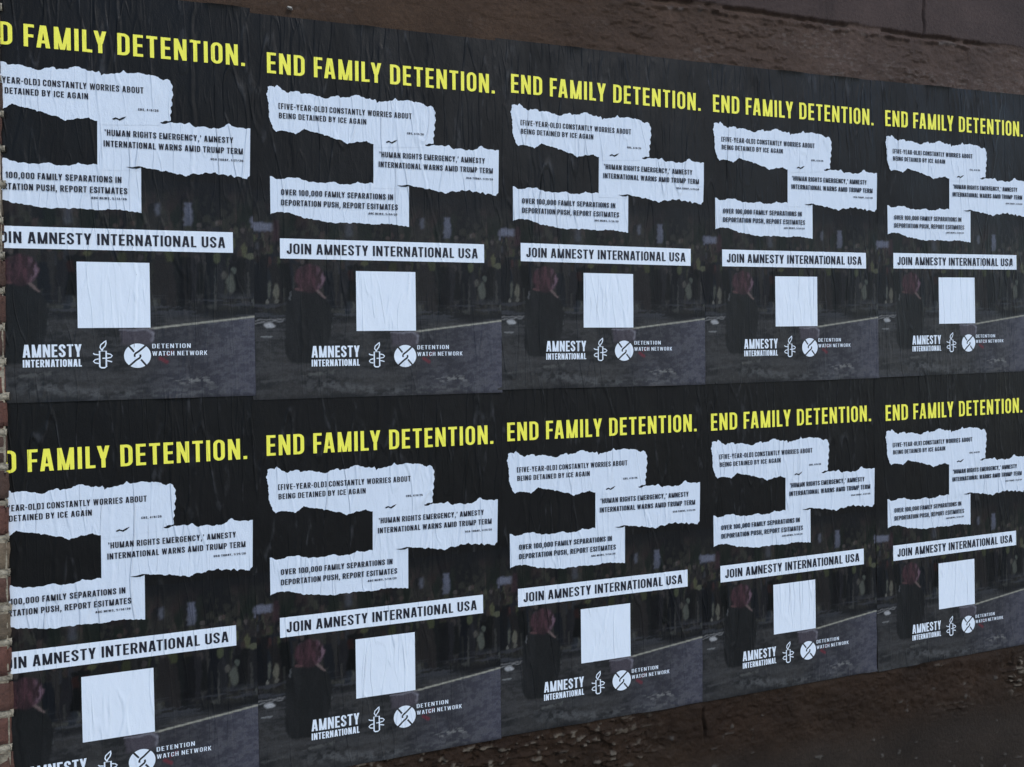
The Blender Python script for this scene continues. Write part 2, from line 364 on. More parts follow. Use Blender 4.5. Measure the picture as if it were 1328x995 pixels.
def flame_candle():
    cx, y0 = 0.2729, 0.0726; p = []
    p += stroke([(cx - .0066, y0 + .0036), (cx - .0066, .1112), (cx + .0066, .1112), (cx + .0066, y0 + .0036), (cx + .003, y0 + .0012), (cx - .003, y0 + .0012), (cx - .0066, y0 + .0036)], .0032)
    p += stroke([(cx - .0015, .1125), (cx - .0056, .1195), (cx - .0040, .1255), (cx + .0040, .1325), (cx + .0062, .1350), (cx + .0066, .1290), (cx + .0048, .1225), (cx + .0005, .1175), (cx - .0015, .1125)], .0026)
    def coil(yc, front):
        pts = arc(cx, yc, .0185, .0052, 200, 340, 10) if front else arc(cx, yc, .0185, .0052, 20, 160, 10)
        return pts
    p += stroke([(cx - .0195, .1065), (cx - .0165, .1042), (cx - .0085, .1030)], .0026)
    p += stroke([(cx + .0085, .1055), (cx + .0150, .1040), (cx + .0190, .1005), (cx + .0160, .0968), (cx + .0080, .0952), (cx - .0010, .0950)], .0026)
    p += stroke([(cx - .0085, .0940), (cx - .0155, .0925), (cx - .0190, .0885), (cx - .0160, .0850), (cx - .0085, .0835)], .0026)
    p += stroke([(cx + .0085, .0895), (cx + .0130, .0885), (cx + .0185, .0868)], .0026)
    return p

def link_disc():
    """white disc cut by a diagonal chain of two links"""
    cx, cy, r = 0.3435, 0.0997, 0.0278
    def on(a, k=1.0): return (cx + r * k * math.cos(rad(a)), cy + r * k * math.sin(rad(a)))
    p = [[on(a) for a in range(0, 360, 9)]]
    w = .0042
    cuts = stroke([on(128, 1.05), on(128, .40)], w) + stroke([on(-52, 1.05), on(-52, .40)], w)
    hook = [(.0172, .0230), (.0040, .0110), (-.0040, .0052), (-.0060, .0018), (-.0056, -.0026)]
    for s in (1, -1): cuts += stroke([(cx + s * x, cy + s * y) for x, y in hook], w)
    return p, cuts

def torn(outline):
    """rough the torn edges; long straight sides were cut and stay clean"""
    rg = random.Random(len(outline)); P = list(outline)
    for level in range(2):
        Q = []
        for i, (x, y) in enumerate(P):
            X, Y = P[(i + 1) % len(P)]; L = math.hypot(X - x, Y - y); Q.append((x, y))
            if .0015 < L < .03:
                k = rg.uniform(-.14, .14); Q.append(((x + X) / 2 - (Y - y) * k, (y + Y) / 2 + (X - x) * k))
        P = Q
    return P

# every printed piece once: (name, parent piece, material, layer, (V, T))
ART = []
def art(name, mat, layer, vt, parent=None): ART.append((name, parent, mat, layer, vt)); return len(ART) - 1
art('headline', M_yellow, 2, union(text_polys("END FAMILY DETENTION.", .0218, .5843, .7782, .0490, .150, .128), .003, .006))
for k, (outline, lines, src) in enumerate(QUOTES):
    i = art('torn_scrap', M_white, (4, 3, 2)[k], union([torn(outline)], .0020, .006))
    art('quote_text', M_ink, 6, union([q for s, a0, a1, b, c in lines for q in text_polys(s, a0, a1, b, c, .160, .125)],   .003, .006), i)
    s, a0, a1, b, c = src
    art('source_text', M_ink, 6, union(text_polys(s, a0, a1, b, c, .17, .14), .004, .006), i)
art('tear_gap', M_black, 6, union([T1], .006, .01)); art('tear_gap', M_black, 6, union([T2], .006, .01))
i = art('banner', M_white2, 2, union([box(.0459, .5512, .3379, .3861)], .0020, .006))
art('banner_text', M_ink, 4, union(text_polys("JOIN AMNESTY INTERNATIONAL USA", .0612, .5342, .3490, .0252, .150, .105), .003, .006), i)
art('code_panel', M_white2, 2, union([box(.2238, .3714, .1633, .3110)], .0020, .006))
art('wordmark', M_white2, 2, union(text_polys("AMNESTY", .1157, .2308, .0992, .0282, 0.165, .09) + text_polys("INTERNATIONAL", .1157, .2306, .0776, .0166, .185, .10), .003, .006))
art('candle_emblem', M_white2, 2, union(flame_candle(), .004, .006))
art('chain_emblem', M_white2, 2, union(link_disc()[0], .003, .005, link_disc()[1]))
art('network_text', M_white2, 2, union(text_polys("DETENTION", .3742, .4555, .1160, .0102, .13, .17) + text_polys("WATCH NETWORK", .3742, .4911, .0990, .0102, .13, .17), .004, .006))

# ------------------------------------------------------------------ the night photograph printed on the lower half of every sheet
def print_picture(a, b):
    a, b = a + .004 * (fbm(a * 45, b * 45, 201, 3) - .5) + .004 * (noise(a * 160, b * 160, 203) - .5), b + .004 * (fbm(a * 45, b * 45, 202, 3) - .5) * sstep(.0, .03, b) * (1 - sstep(.33, .40, a) * sstep(.20, .19, b)) + .003 * (noise(a * 160, b * 160, 204) - .5) * (1 - sstep(.33, .40, a) * sstep(.20, .19, b))
    n = len(a); C = np.empty((n, 3)); C[:] = (.0105, .0108, .0115)
    fade = sstep(.50, .41, b)
    def put(mask, col, op=1.0):
        m = np.clip(mask * op, 0, 1)[:, None]; C[:] = C * (1 - m) + np.array(col) * m
    def rect(x0, x1, y0, y1, s=.004): return sstep(x0 - s, x0 + s, a) * sstep(x1 + s, x1 - s, a) * sstep(y0 - s, y0 + s, b) * sstep(y1 + s, y1 - s, b)
    def ell(cx, cy, rx, ry, s=.25): return sstep(1 + s, 1 - s, np.hypot((a - cx) / rx, (b - cy) / ry))
    def seg(x0, y0, x1, y1, w, s=.6):
        t = np.clip(((a - x0) * (x1 - x0) + (b - y0) * (y1 - y0)) / ((x1 - x0) ** 2 + (y1 - y0) ** 2), 0, 1)
        return sstep(w * (1 + s), w * (1 - s), np.hypot(a - x0 - t * (x1 - x0), b - y0 - t * (y1 - y0)))
    # far crowd: blurred figures and lights
    crowd = sstep(.19, .23, b) * fade
    f = fbm(a * 26, b * 9, 3, 4); g = fbm(a * 70, b * 40, 9, 3)
    put(crowd * sstep(.36, .66, f), (.034, .031, .026), .85); put(crowd * sstep(.50, .66, fbm(a * 110, b * 60, 13, 3)), (.050, .048, .036), .5)
    put(crowd * sstep(.56, .72, g) * sstep(.29, .33, b) * sstep(.43, .40, b), (.046, .046, .033), .75)
    put(crowd * sstep(.60, .74, fbm(a * 55, b * 30, 31, 3)) * sstep(.30, .34, b), (.060, .040, .036), .6)
    put(crowd * sstep(.63, .74, fbm(a * 90, b * 34, 41, 3)) * sstep(.29, .33, b) * sstep(.415, .39, b) * (sstep(.46, .56, a) + sstep(.10, .03, a)), (.072, .070, .047), .8)
    put(crowd * sstep(.64, .72, fbm(a * 60, b * 18, 51, 3)) * sstep(.32, .29, b), (.085, .085, .072), .8)
    put(crowd * sstep(.66, .74, fbm(a * 40, b * 7, 61, 2)) * sstep(.24, .30, b), (.012, .016, .012), .9)
    rg = random.Random(77)
    for i in range(95):                         # people standing in rows, seen from behind the barrier
        x = rg.uniform(-.03, .63); dep = i / 95; top = .405 - .075 * dep + rg.uniform(-.014, .014); w_ = .0075 + .0050 * dep; bot = rg.uniform(.205, .24)
        k = rg.uniform(.35, 1.15) * (1 - .3 * dep)
        dark = np.array(rg.choice(((.016, .016, .017), (.012, .013, .012), (.022, .021, .023), (.030, .026, .024), (.018, .021, .026), (.036, .033, .030))))
        body = sstep(w_ * 1.15, w_ * .85, np.abs(a - x - .004 * np.sin(b * 30 + i))) * sstep(bot - .004, bot + .004, b) * sstep(top - .012, top - .020, b)
        put(body * fade, dark * k, .92)
        put(ell(x, top - .006, w_ * .55, w_ * .75) * fade, np.array(rg.choice(((.075, .055, .047), (.05, .036, .032), (.03, .026, .026), (.09, .075, .068), (.022, .02, .02)))) * k, .9)
        u_ = rg.random()
        if u_ < .22: put(rect(x - w_ * .8, x + w_ * .8, top - .048, top - .024, .002) * fade, np.array((.095, .105, .045)) * k, .6)
        elif u_ < .34: put(rect(x - w_ * .7, x + w_ * .5, top - .055, top - .022, .002) * fade, np.array((.085, .085, .092)) * k, .7)
        elif u_ < .42: put(rect(x - w_ * .8, x + w_ * .6, top - .05, top - .025, .002) * fade, np.array((.085, .035, .030)) * k, .7)
        if u_ > .72: put(rect(x - w_ * .6, x - w_ * .1, bot, top - .075, .0015), np.array((.075, .072, .062)) * k, .6)
    # upper dark reddish zone, pale columns of the building behind
    put(sstep(.40, .44, b) * fade * sstep(.50, .62, fbm(a * 20, b * 12, 71, 3)), (.035, .020, .020), .7)
    put(rect(.3845, .396, .420, .446), (.115, .118, .140), .8); put(rect(.4455, .4635, .398, .452, .003) * (.65 + .5 * noise(a * 120, b * 30, 5)), (.125, .130, .165), .95)
    put(rect(-.02, .0275, .403, .422), (.165, .170, .215), .9); put(rect(.592, .62, .400, .424), (.150, .150, .190), .9)
    put(rect(.20, .215, .395, .43, .006), (.08, .085, .10), .6); put(rect(.03, .045, .38, .43, .004), (.040, .022, .026), .8)
    put(ell(.545, .265, .010, .022), (.12, .125, .10), .7); put(ell(.530, .285, .006, .010), (.12, .11, .09), .6); put(ell(.553, .296, .006, .009), (.10, .11, .09), .7)
    put(ell(.020, .262, .004, .020), (.13, .13, .10), .6); put(ell(.037, .258, .007, .018), (.17, .16, .12), .7); put(ell(.037, .236, .006, .006), (.17, .16, .13), .6); put(ell(.016, .234, .004, .005), (.2, .19, .16), .7)
    put(ell(.592, .33, .016, .007), (.13, .13, .08), .7); put(ell(.575, .345, .006, .016), (.12, .12, .06), .6)
    put(ell(.515, .325, .008, .012), (.10, .11, .055), .6); put(ell(.245, .330, .010, .006), (.10, .10, .045), .6)
    C *= (1 - .22 * sstep(.20, .24, b))[:, None]
    # kerb and wet road
    streak = fbm(a * 14, b * 190, 81, 3)
    put(rect(-.05, .70, .155, .235, .02) * sstep(.47, .68, streak), (.048, .049, .054), .7)
    road = sstep(.200, .170, b)
    tex = fbm(a * 90, b * 150, 91, 4); tex2 = fbm(a * 16, b * 24, 95, 4)
    put(road, (.022, .022, .022)); put(road * sstep(.40, .70, tex2), (.042, .040, .038), .8); put(road * sstep(.50, .66, fbm(a * 9, b * 95, 96, 3)), (.062, .060, .060), .5)
    # pale pavement below the white line
    line = .1609 + (a - .3709) * .1196
    pav = sstep(.0015, -.0015, b - line) * sstep(.30, .52, a)
    put(pav, (.048, .047, .055)); put(pav * sstep(.50, .61, a), (.082, .080, .100), .8); put(pav * sstep(.42, .66, tex), (.112, .109, .128), .55); put(pav * sstep(.48, .34, tex), (.050, .049, .062), .6)
    put(pav * sstep(.55, .42, a) * sstep(.35, .6, fbm(a * 12, b * 20, 99, 3)), (.028, .027, .030), .8)
    put(road * sstep(.50, .70, tex), (.070, .068, .067), .35)
    low = .016 + .012 * np.sin(a * 11 + .6) + .010 * fbm(a * 30, b * 0 + 3, 103, 3)
    put(sstep(.018, .004, np.abs(b - low)) * sstep(.06, .16, a) * sstep(.57, .48, a) * sstep(.35, .62, tex), (.105, .104, .102), .55)
    put(sstep(.012, .0, np.abs(b - .036 - .01 * noise(a * 50, b * 0, 6))) * sstep(.40, .44, a) * sstep(.535, .49, a) * sstep(.45, .6, tex), (.22, .215, .20), .7)
    put(seg(.09, .058, .19, .066, .004) * sstep(.4, .6, tex), (.10, .098, .09), .6); put(seg(.0, .044, .06, .047, .003), (.07, .068, .065), .6)
    put(sstep(.012, .0, b) , (.012, .012, .013), .5)
    # bright marks on the road
    put(seg(.3714, .1612, .615, .1902, .0020), (.34, .325, .26), .95)
    put(seg(-.02, .1885, .052, .1935, .0014), (.16, .155, .15), .8); put(seg(-.02, .1815, .05, .189, .0014), (.20, .195, .19), .8)
    put(ell(.0195, .1775, .012, .0065), (.36, .355, .35), .95); put(seg(.0, .1500, .022, .1515, .0018), (.20, .20, .195), .85)
    put(ell(.163, .178, .003, .008), (.20, .20, .19), .8); put(ell(.163, .194, .006, .006), (.07, .07, .07), .7)
    # rounded pinkish thing under the code
    put(rect(.310, .379, .125, .162, .005), (.085, .072, .085), .75); put(seg(.31, .157, .365, .160, .002), (.21, .20, .22), .7); put(seg(.366, .158, .376, .150, .003) + seg(.376, .150, .374, .132, .003), (.19, .18, .20), .7)
    put(seg(.392, .093, .405, .084, .004), (.16, .030, .040), .8); put(seg(.405, .0995, .415, .1085, .003), (.20, .03, .04), .6)
    # woman in a long dark coat, seen from behind
    cxx = .1085; hw = np.interp(b, [.085, .11, .20, .235, .262, .275], [.036, .050, .056, .050, .032, .010])
    coat = sstep(hw + .003, hw - .003, np.abs(a - cxx - .004 * np.sin(b * 40))) * sstep(.083, .09, b) * sstep(.278, .27, b)
    put(coat, (.0125, .0128, .0125), .97); put(coat * sstep(.5, .7, fbm(a * 60, b * 12, 111, 3)), (.020, .020, .020), .6)
    put(ell(.1135, .291, .0345, .0335, .12), (.034, .019, .021), .95)
    hs = fbm(a * 130, b * 35, 121, 3)
    hair = ell(.1135, .291, .0345, .0335, .12)
    put(hair * sstep(.45, .70, hs), (.074, .034, .040), .8); put(hair * sstep(.125, .145, a) * sstep(.3, .6, hs), (.17, .11, .135), .75); put(hair * sstep(.35, .2, hs), (.02, .012, .015), .8)
    put(seg(.132, .262, .149, .246, .0028), (.17, .12, .11), .75); put(seg(.070, .257, .069, .240, .002), (.10, .10, .10), .7); put(seg(.083, .265, .095, .262, .003), (.12, .06, .06), .6)
    put(sstep(.055, .062, a) * sstep(.20, .16, a) * 0 + 0 * a, (.0, .0, .0))
    return C

# ------------------------------------------------------------------ posters
OFF = [[0.0115, 0.0011, -0.0022], [0.0105, -0.0073, -0.0045], [0.0024, 0.0006, -0.0091], [0.0073, -0.0002, 0.0009], [0.0119, 0.0058, 0.0062],
       [-0.0011, -0.0129, 0.0029], [-0.0107, -0.003, -0.0025], [-0.0192, 0.0033, -0.0021], [-0.0119, 0.0045, 0.004], [-0.0006, 0.008, 0.0057]]
PITCH_X, PITCH_Z, V0 = 0.61, 0.916572, 0.380745
LABELS = [
    'upper poster beside the brick pier, its headline cut to start with a D',
    'second upper poster from the brick pier, below a white fleck of paper on the wall',
    'middle poster of the upper row, with two posters on either side of it',
    'fourth upper poster from the brick pier, next to the farthest one',
    'upper poster farthest from the brick pier, below the vertical joint in the brown wall',
    'lower poster beside the brick pier, its logos cut off by the bottom of the picture',
    'second lower poster from the brick pier, its complete logos lowest in the picture',
    'middle poster of the lower row, above pale flakes on the rough wall',
    'fourth lower poster from the brick pier, next to the farthest one',
    'lower poster farthest from the brick pier, at the right end of the lower row',
]

def creases(seed, r, c):
    rg = random.Random(seed); L = []
    for k in range(13):
        L.append((rg.uniform(.0, .61), rg.gauss(0, rg.choice((.05, .05, .16))), rg.uniform(-.1, .8), rg.uniform(.12, .55), rg.uniform(.0022, .0036), rg.choice((1, 1, 1, -.6)) * rg.uniform(.0010, .0026), rg.randrange(999)))
    if r == 0 or c < 4:
        for k in range(5 + (4 * c if r == 0 else 3)):
            L.append((rg.uniform(.0, .61), rg.gauss(0, .06), rg.uniform(.78, .86), rg.uniform(.06, .16), rg.uniform(.0022, .0038), rg.uniform(.0014, .0028) * (.6 + .15 * c), rg.randrange(999)))
    return L

def relief(X, Z, u, v, cr, ph):
    d = 0.0015 * (fbm(X * 14, Z * 8, 5, 3) - .35) + 0.0007 * (fbm(X * 45, Z * 13, 6, 2) - .4)
    for x0, sl, z0, ln, w, h, s in cr:
        p = x0 + sl * (v - z0) + .012 * (noise(v * 14, v * 0 + s, s) - .5) + .004 * (noise(v * 60, v * 0 + s, s + 3) - .5)
        win = sstep(0, .06, v - z0) * sstep(0, .06, z0 + ln - v)
        q = (u - p) / w
        d = d + h * win * (np.exp(-np.abs(q)) - .45 * np.exp(-((q - 2.2) / 1.2) ** 2))
    edge = np.minimum(np.minimum(u + .020, .597 - u), np.minimum(v, ph - v))
    lift = .0050 * np.exp(-np.maximum(v, 0) / .010) * sstep(.50, .75, fbm(X * 9, Z * 2, 44, 2)) + .0035 * np.exp(-np.maximum(.597 - u, 0) / .009) * sstep(.48, .75, fbm(X * 2, Z * 8, 45, 2)) + .0040 * np.exp(-np.maximum(ph - v, 0) / .009) * sstep(.52, .75, fbm(X * 9, Z * 2, 46, 2)) * (ph < .93)
    return d * sstep(-.002, .03, edge) + lift + 0.0002

def shear(ab):
    return ab[:, 0] + .0075 * ab[:, 1], ab[:, 1] + .006 * ab[:, 0]

LAYER = 0.00050
gx = np.linspace(-.0200, .5970, 248); gz = np.linspace(0, 1, 232)
PA0 = np.stack(np.meshgrid(gx, gz), -1).reshape(-1, 2); PF = grid_faces(248, 232)
hx = np.linspace(-.0195, .5965, 248); hz = np.linspace(.0005, .50, 200)
HA = np.stack(np.meshgrid(hx, hz), -1).reshape(-1, 2); HF = grid_faces(248, 200)
HC = print_picture(HA[:, 0], HA[:, 1])

for r in range(2):
    for c in range(5):
        k = r * 5 + c; ox, oz, oa = OFF[k]
        lx, lz = c * PITCH_X + ox - V0 * math.sin(oa), -r * PITCH_Z + oz + V0 * math.cos(oa) - V0 + Z0
        root = bpy.data.objects.new('poster', None); COL.objects.link(root)
        root.empty_display_size = 0.05
        root.location = (lx, 0, lz); root.rotation_euler = (0, -oa, 0)
        tag(root, LABELS[k], 'poster', 'campaign posters pasted in two rows')
        PA = np.stack([PA0[:, 0], PA0[:, 1] * (.9165 if r == 0 else .9460)], 1); cr = creases(100 + k, r, c); base = 0.0008 * (4 - c) + 0.0026 * (1 - r); ph = .9165 if r == 0 else .9460
        def place(name, ab, F, mat, layer, parent, colours=None):
            u, v = shear(np.asarray(ab))
            X = lx + u * math.cos(oa) - v * math.sin(oa); Z = lz + u * math.sin(oa) + v * math.cos(oa)
            y = -(relief(X, Z, np.asarray(ab)[:, 0], np.asarray(ab)[:, 1], cr, ph) + base + layer * LAYER)
            me = mesh_np(name, np.stack([u, y, v], 1), F)
            if colours is not None: point_colour(me, 'print', colours)
            return link(name, me, mat, parent)
        place('paper', PA, PF, M_black, 0, root)
        place('printed_photo', HA, HF, M_photo, 1, root, HC)
        made = []
        for name, par, mat, layer, (V, T) in ART:
            made.append(place(name, V, T, mat, layer, root if par is None else made[par]))

# ------------------------------------------------------------------ the painted wall
M_wall, nt, bs = new_mat('dark_brown_wall_paint')
vc = N(nt, 'ShaderNodeVertexColor', layer_name='paint')
n1 = pos_noise(nt, 6, 6, rough=0.65); n2 = pos_noise(nt, 90, 4, rough=0.7); n3 = pos_noise(nt, 600, 2)
k1 = math_node(nt, 'MULTIPLY_ADD', n1, 0.9, 0.55); k2 = math_node(nt, 'MULTIPLY_ADD', n2, 0.9, 0.55); k3 = math_node(nt, 'MULTIPLY_ADD', n3, 0.8, 0.6)
kk = math_node(nt, 'MULTIPLY', math_node(nt, 'MULTIPLY', k1, k2), k3)
nt.links.new(mix_rgb(nt, 1.0, vc.outputs['Color'], kk, 'MULTIPLY'), bs.inputs['Base Color'])
bs.inputs['Roughness'].default_value = 0.65; bs.inputs['Specular IOR Level'].default_value = 0.14
hh = math_node(nt, 'MULTIPLY_ADD', n2, 0.004, math_node(nt, 'MULTIPLY', n3, 0.0012))
bp = N(nt, 'ShaderNodeBump'); bp.inputs['Strength'].default_value = 0.9; bp.inputs['Distance'].default_value = 1.0
nt.links.new(hh, bp.inputs['Height']); nt.links.new(bp.outputs[0], bs.inputs['Normal'])

WX0, WX1, WZ0, WZ1 = -0.7, 4.6, 0.0, 3.1
xs = np.concatenate([np.linspace(WX0, -.1, 60, endpoint=False), np.linspace(-.1, 3.4, 1080), np.linspace(3.4, WX1, 120)[1:]])
zs = np.concatenate([np.linspace(WZ0, Z0 - 1.42, 20, endpoint=False), np.linspace(Z0 - 1.42, Z0 - .70, 250, endpoint=False),
                     np.linspace(Z0 - .70, Z0 + .86, 60, endpoint=False), np.linspace(Z0 + .86, Z0 + 1.32, 165), np.linspace(Z0 + 1.32, WZ1, 60)[1:]])
nx, nz = len(xs), len(zs)
GX, GZ = np.meshgrid(xs, zs); X, Z = GX.ravel(), GZ.ravel(); zr = Z - Z0
top_rough = sstep(.905, .94, zr) * sstep(1.09, 1.075, zr)
ledge = 1.087 + .010 * (fbm(X * 7, X * 0, 7, 4) - .5) + .007 * (fbm(X * 48, Z * 20, 27, 3) - .5)
upper = sstep(ledge - .002, ledge + .004, zr)
below = -0.94 + .015 * np.sin(X * 3)
low_band = sstep(-.905, -.93, zr) * sstep(-1.13, -1.02, zr + .05 * (fbm(X * 5, Z * 5, 8, 2) - .5))
free = np.clip(sstep(.905, .93, zr) + sstep(-.90, -.925, zr) + sstep(-.01, -.05, X) + sstep(3.05, 3.1, X), 0, 1)
d = .0012 * (fbm(X * 30, Z * 30, 11, 4) - .5)
lump = fbm(X * 14, Z * 46, 12, 5)
mask_t = np.clip(top_rough * (.35 + sstep(1.2, 2.0, X)), 0, 1)
d = d + mask_t * (.0050 * (lump - .5) + .0045 * (fbm(X * 50, Z * 90, 29, 3) - .5) + .0035 * sstep(.57, .62, fbm(X * 30, Z * 70, 13, 4)) * sstep(.45, .6, fbm(X * 5, Z * 9, 19, 2)))
d = d + upper * sstep(1.3, 1.7, X) * .003
# bed joint under the upper blocks, and the upright joint between two of them
crack = np.exp(-((zr - ledge + .006) / .005) ** 2) * sstep(1.45, 1.75, X) * sstep(2.98, 2.82, X)
d = d - crack * .009 * sstep(.25, .5, fbm(X * 14, Z * 3, 14, 3))
rim = np.exp(-((zr - ledge + .018 + .01 * fbm(X * 20, X * 0, 15, 3)) / .006) ** 2) * sstep(1.5, 1.8, X) * sstep(3.0, 2.8, X)
d = d + rim * .007 * (sstep(.35, .7, fbm(X * 30, Z * 30, 16, 4)) + .5 * fbm(X * 80, Z * 80, 37, 2))
vj = np.exp(-((X - 2.632 - .006 * (noise(Z * 30, Z * 0, 17) - .5)) / .004) ** 2) * sstep(1.075, 1.085, zr)
d = d - vj * .010
# rough flaking band under the lower posters
clus = np.clip(sstep(.45, .58, fbm(X * 4.5, Z * 7, 26, 2)) + sstep(1.75, 1.45, X) * .8, 0, 1)
ch = fbm(X * 30, Z * 112, 21, 4); chip = sstep(.582, .606, ch) * low_band * clus
pit = sstep(.58, .63, fbm(X * 26, Z * 32, 22, 4)) * low_band * (.3 + .7 * clus)
d = d + low_band * .017 * (fbm(X * 12, Z * 14, 23, 4) - .5) + chip * .0075 - pit * .0085 + low_band * .006 * (fbm(X * 55, Z * 75, 28, 3) - .5)
sp = sstep(.78, .82, fbm(X * 30, Z * 58, 24, 3)) * sstep(-.95, -1.0, zr)
d = d + sp * .003
vj2 = np.exp(-((X - 1.802 - .008 * (noise(Z * 25, Z * 0, 18) - .5)) / .004) ** 2) * sstep(-.925, -.935, zr) * sstep(-1.04, -1.0, zr)
d = d - vj2 * .012
d = d * np.maximum(free, .15) 
y = 0.0030 - d * 1.0 + (1 - free) * 0.0008
# wall colour: darker brown towards the bottom, greyer low down, raw masonry in the chips
m1 = fbm(X * 3.2, Z * 4.5, 31, 4)[:, None]; m2 = fbm(X * 11, Z * 11, 32, 4)[:, None]
rt = sstep(1.0, 2.6, X)[:, None]
hi = (np.array((.052, .0285, .0155)) * (1 - m1) + np.array((.062, .037, .023)) * m1) * (1 - rt) + (np.array((.068, .042, .029)) * (1 - m1) + np.array((.078, .050, .039)) * m1) * rt
up = np.array((.058, .038, .032))
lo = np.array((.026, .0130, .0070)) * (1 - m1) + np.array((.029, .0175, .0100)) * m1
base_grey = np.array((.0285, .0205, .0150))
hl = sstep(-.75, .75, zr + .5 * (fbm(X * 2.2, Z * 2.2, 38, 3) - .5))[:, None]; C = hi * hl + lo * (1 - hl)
C = C * (1 - upper[:, None]) + up * upper[:, None]
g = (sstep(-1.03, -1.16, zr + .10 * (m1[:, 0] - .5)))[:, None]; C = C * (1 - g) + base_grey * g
C = C * (.66 + .54 * m2)
w = (chip * sstep(.52, .66, fbm(X * 60, Z * 60, 33, 2)))[:, None]
C = C * (1 - w) + np.array((.125, .102, .076)) * w
w = (mask_t * sstep(.60, .72, fbm(X * 70, Z * 190, 34, 3)) * sstep(.45, .6, fbm(X * 6, Z * 12, 36, 2)))[:, None]; C = C * (1 - .5 * w) + np.array((.125, .098, .082)) * .5 * w
w = (sp * .28)[:, None]; C = C * (1 - w) + np.array((.15, .14, .12)) * w
w = (rim * sstep(.5, .65, fbm(X * 30, Z * 30, 35, 3)))[:, None]; C = C * (1 - .6 * w) + np.array((.12, .10, .088)) * .6 * w
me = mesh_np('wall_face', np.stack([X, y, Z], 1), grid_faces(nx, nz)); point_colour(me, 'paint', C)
wall = bpy.data.objects.new('painted_wall', None); COL.objects.link(wall); wall.location = (0, 0, 0)
tag(wall, 'dark brown painted masonry wall behind all the posters, rough and flaking above and below them', 'wall')
link('wall_face', me, M_wall, wall)

def add_box(bm, x0, x1, y0, y1, z0, z1, bev=0):
    vsx = [bm.verts.new((x, y, z)) for z in (z0, z1) for y in (y0, y1) for x in (x0, x1)]
    for f in ((0, 2, 3, 1), (4, 5, 7, 6), (0, 1, 5, 4), (2, 6, 7, 3), (0, 4, 6, 2), (1, 3, 7, 5)): bm.faces.new([vsx[i] for i in f])
    return vsx
def bm_obj(name, bm, mat, parent=None, smooth=False):
    bmesh.ops.recalc_face_normals(bm, faces=bm.faces)
    me = bpy.data.meshes.new(name); bm.to_mesh(me); bm.free()
    if smooth: me.polygons.foreach_set('use_smooth', [True] * len(me.polygons))
    return link(name, me, mat, parent)
M_plain, nt, bs = new_mat('wall_body_paint')
n1 = pos_noise(nt, 6, 6); nt.links.new(mix_rgb(nt, n1, (.028, .022, .018), (.050, .041, .036)), bs.inputs['Base Color']); bs.inputs['Roughness'].default_value = .7
bm = bmesh.new(); add_box(bm, -6, 12, .03, .35, 0, 3.1)
add_box(bm, 4.6, 12, .006, .03, 0, 3.1); add_box(bm, -6, -.7, .006, .03, 0, 3.1)
bm_obj('wall_body', bm, M_plain, wall)
bm = bmesh.new(); add_box(bm, -6, 12, -.03, .39, 3.1, 3.17); bm_obj('coping', bm, M_plain, wall)

# ------------------------------------------------------------------ brick pier at the left
M_brick, nt, bs = new_mat('old_brick')
vc = N(nt, 'ShaderNodeVertexColor', layer_name='brick'); n1 = pos_noise(nt, 28, 5, rough=.7); n2 = pos_noise(nt, 160, 4, rough=.7)
k = math_node(nt, 'MULTIPLY', math_node(nt, 'MULTIPLY_ADD', n1, 1.4, .3), math_node(nt, 'MULTIPLY_ADD', n2, 1.0, .5))
nt.links.new(mix_rgb(nt, 1.0, vc.outputs['Color'], k, 'MULTIPLY'), bs.inputs['Base Color']); bs.inputs['Roughness'].default_value = .85
bp = N(nt, 'ShaderNodeBump'); bp.inputs['Strength'].default_value = .9; bp.inputs['Distance'].default_value = .004
nt.links.new(n2, bp.inputs['Height']); nt.links.new(bp.outputs[0], bs.inputs['Normal'])
M_mortar, nt, bs = new_mat('cream_mortar')
n1 = pos_noise(nt, 55, 6, rough=.8); nt.links.new(mix_rgb(nt, math_node(nt, 'MULTIPLY', math_node(nt, 'SUBTRACT', n1, .32, clamp=True), 2.6, clamp=True), (.085, .068, .047), (.52, .45, .33)), bs.inputs['Base Color']); bs.inputs['Roughness'].default_value = .9
n2 = pos_noise(nt, 220, 3); bp = N(nt, 'ShaderNodeBump'); bp.inputs['Strength'].default_value = .8; bp.inputs['Distance'].default_value = .003
nt.links.new(n2, bp.inputs['Height']); nt.links.new(bp.outputs[0], bs.inputs['Normal'])

PIER_D, COURSE, JOINT = 0.016, 0.0766, 0.012
PHASE = (1.877) % COURSE        # a bed joint lies at 1.877 m
pier = bpy.data.objects.new('brick_pier', None); COL.objects.link(pier)
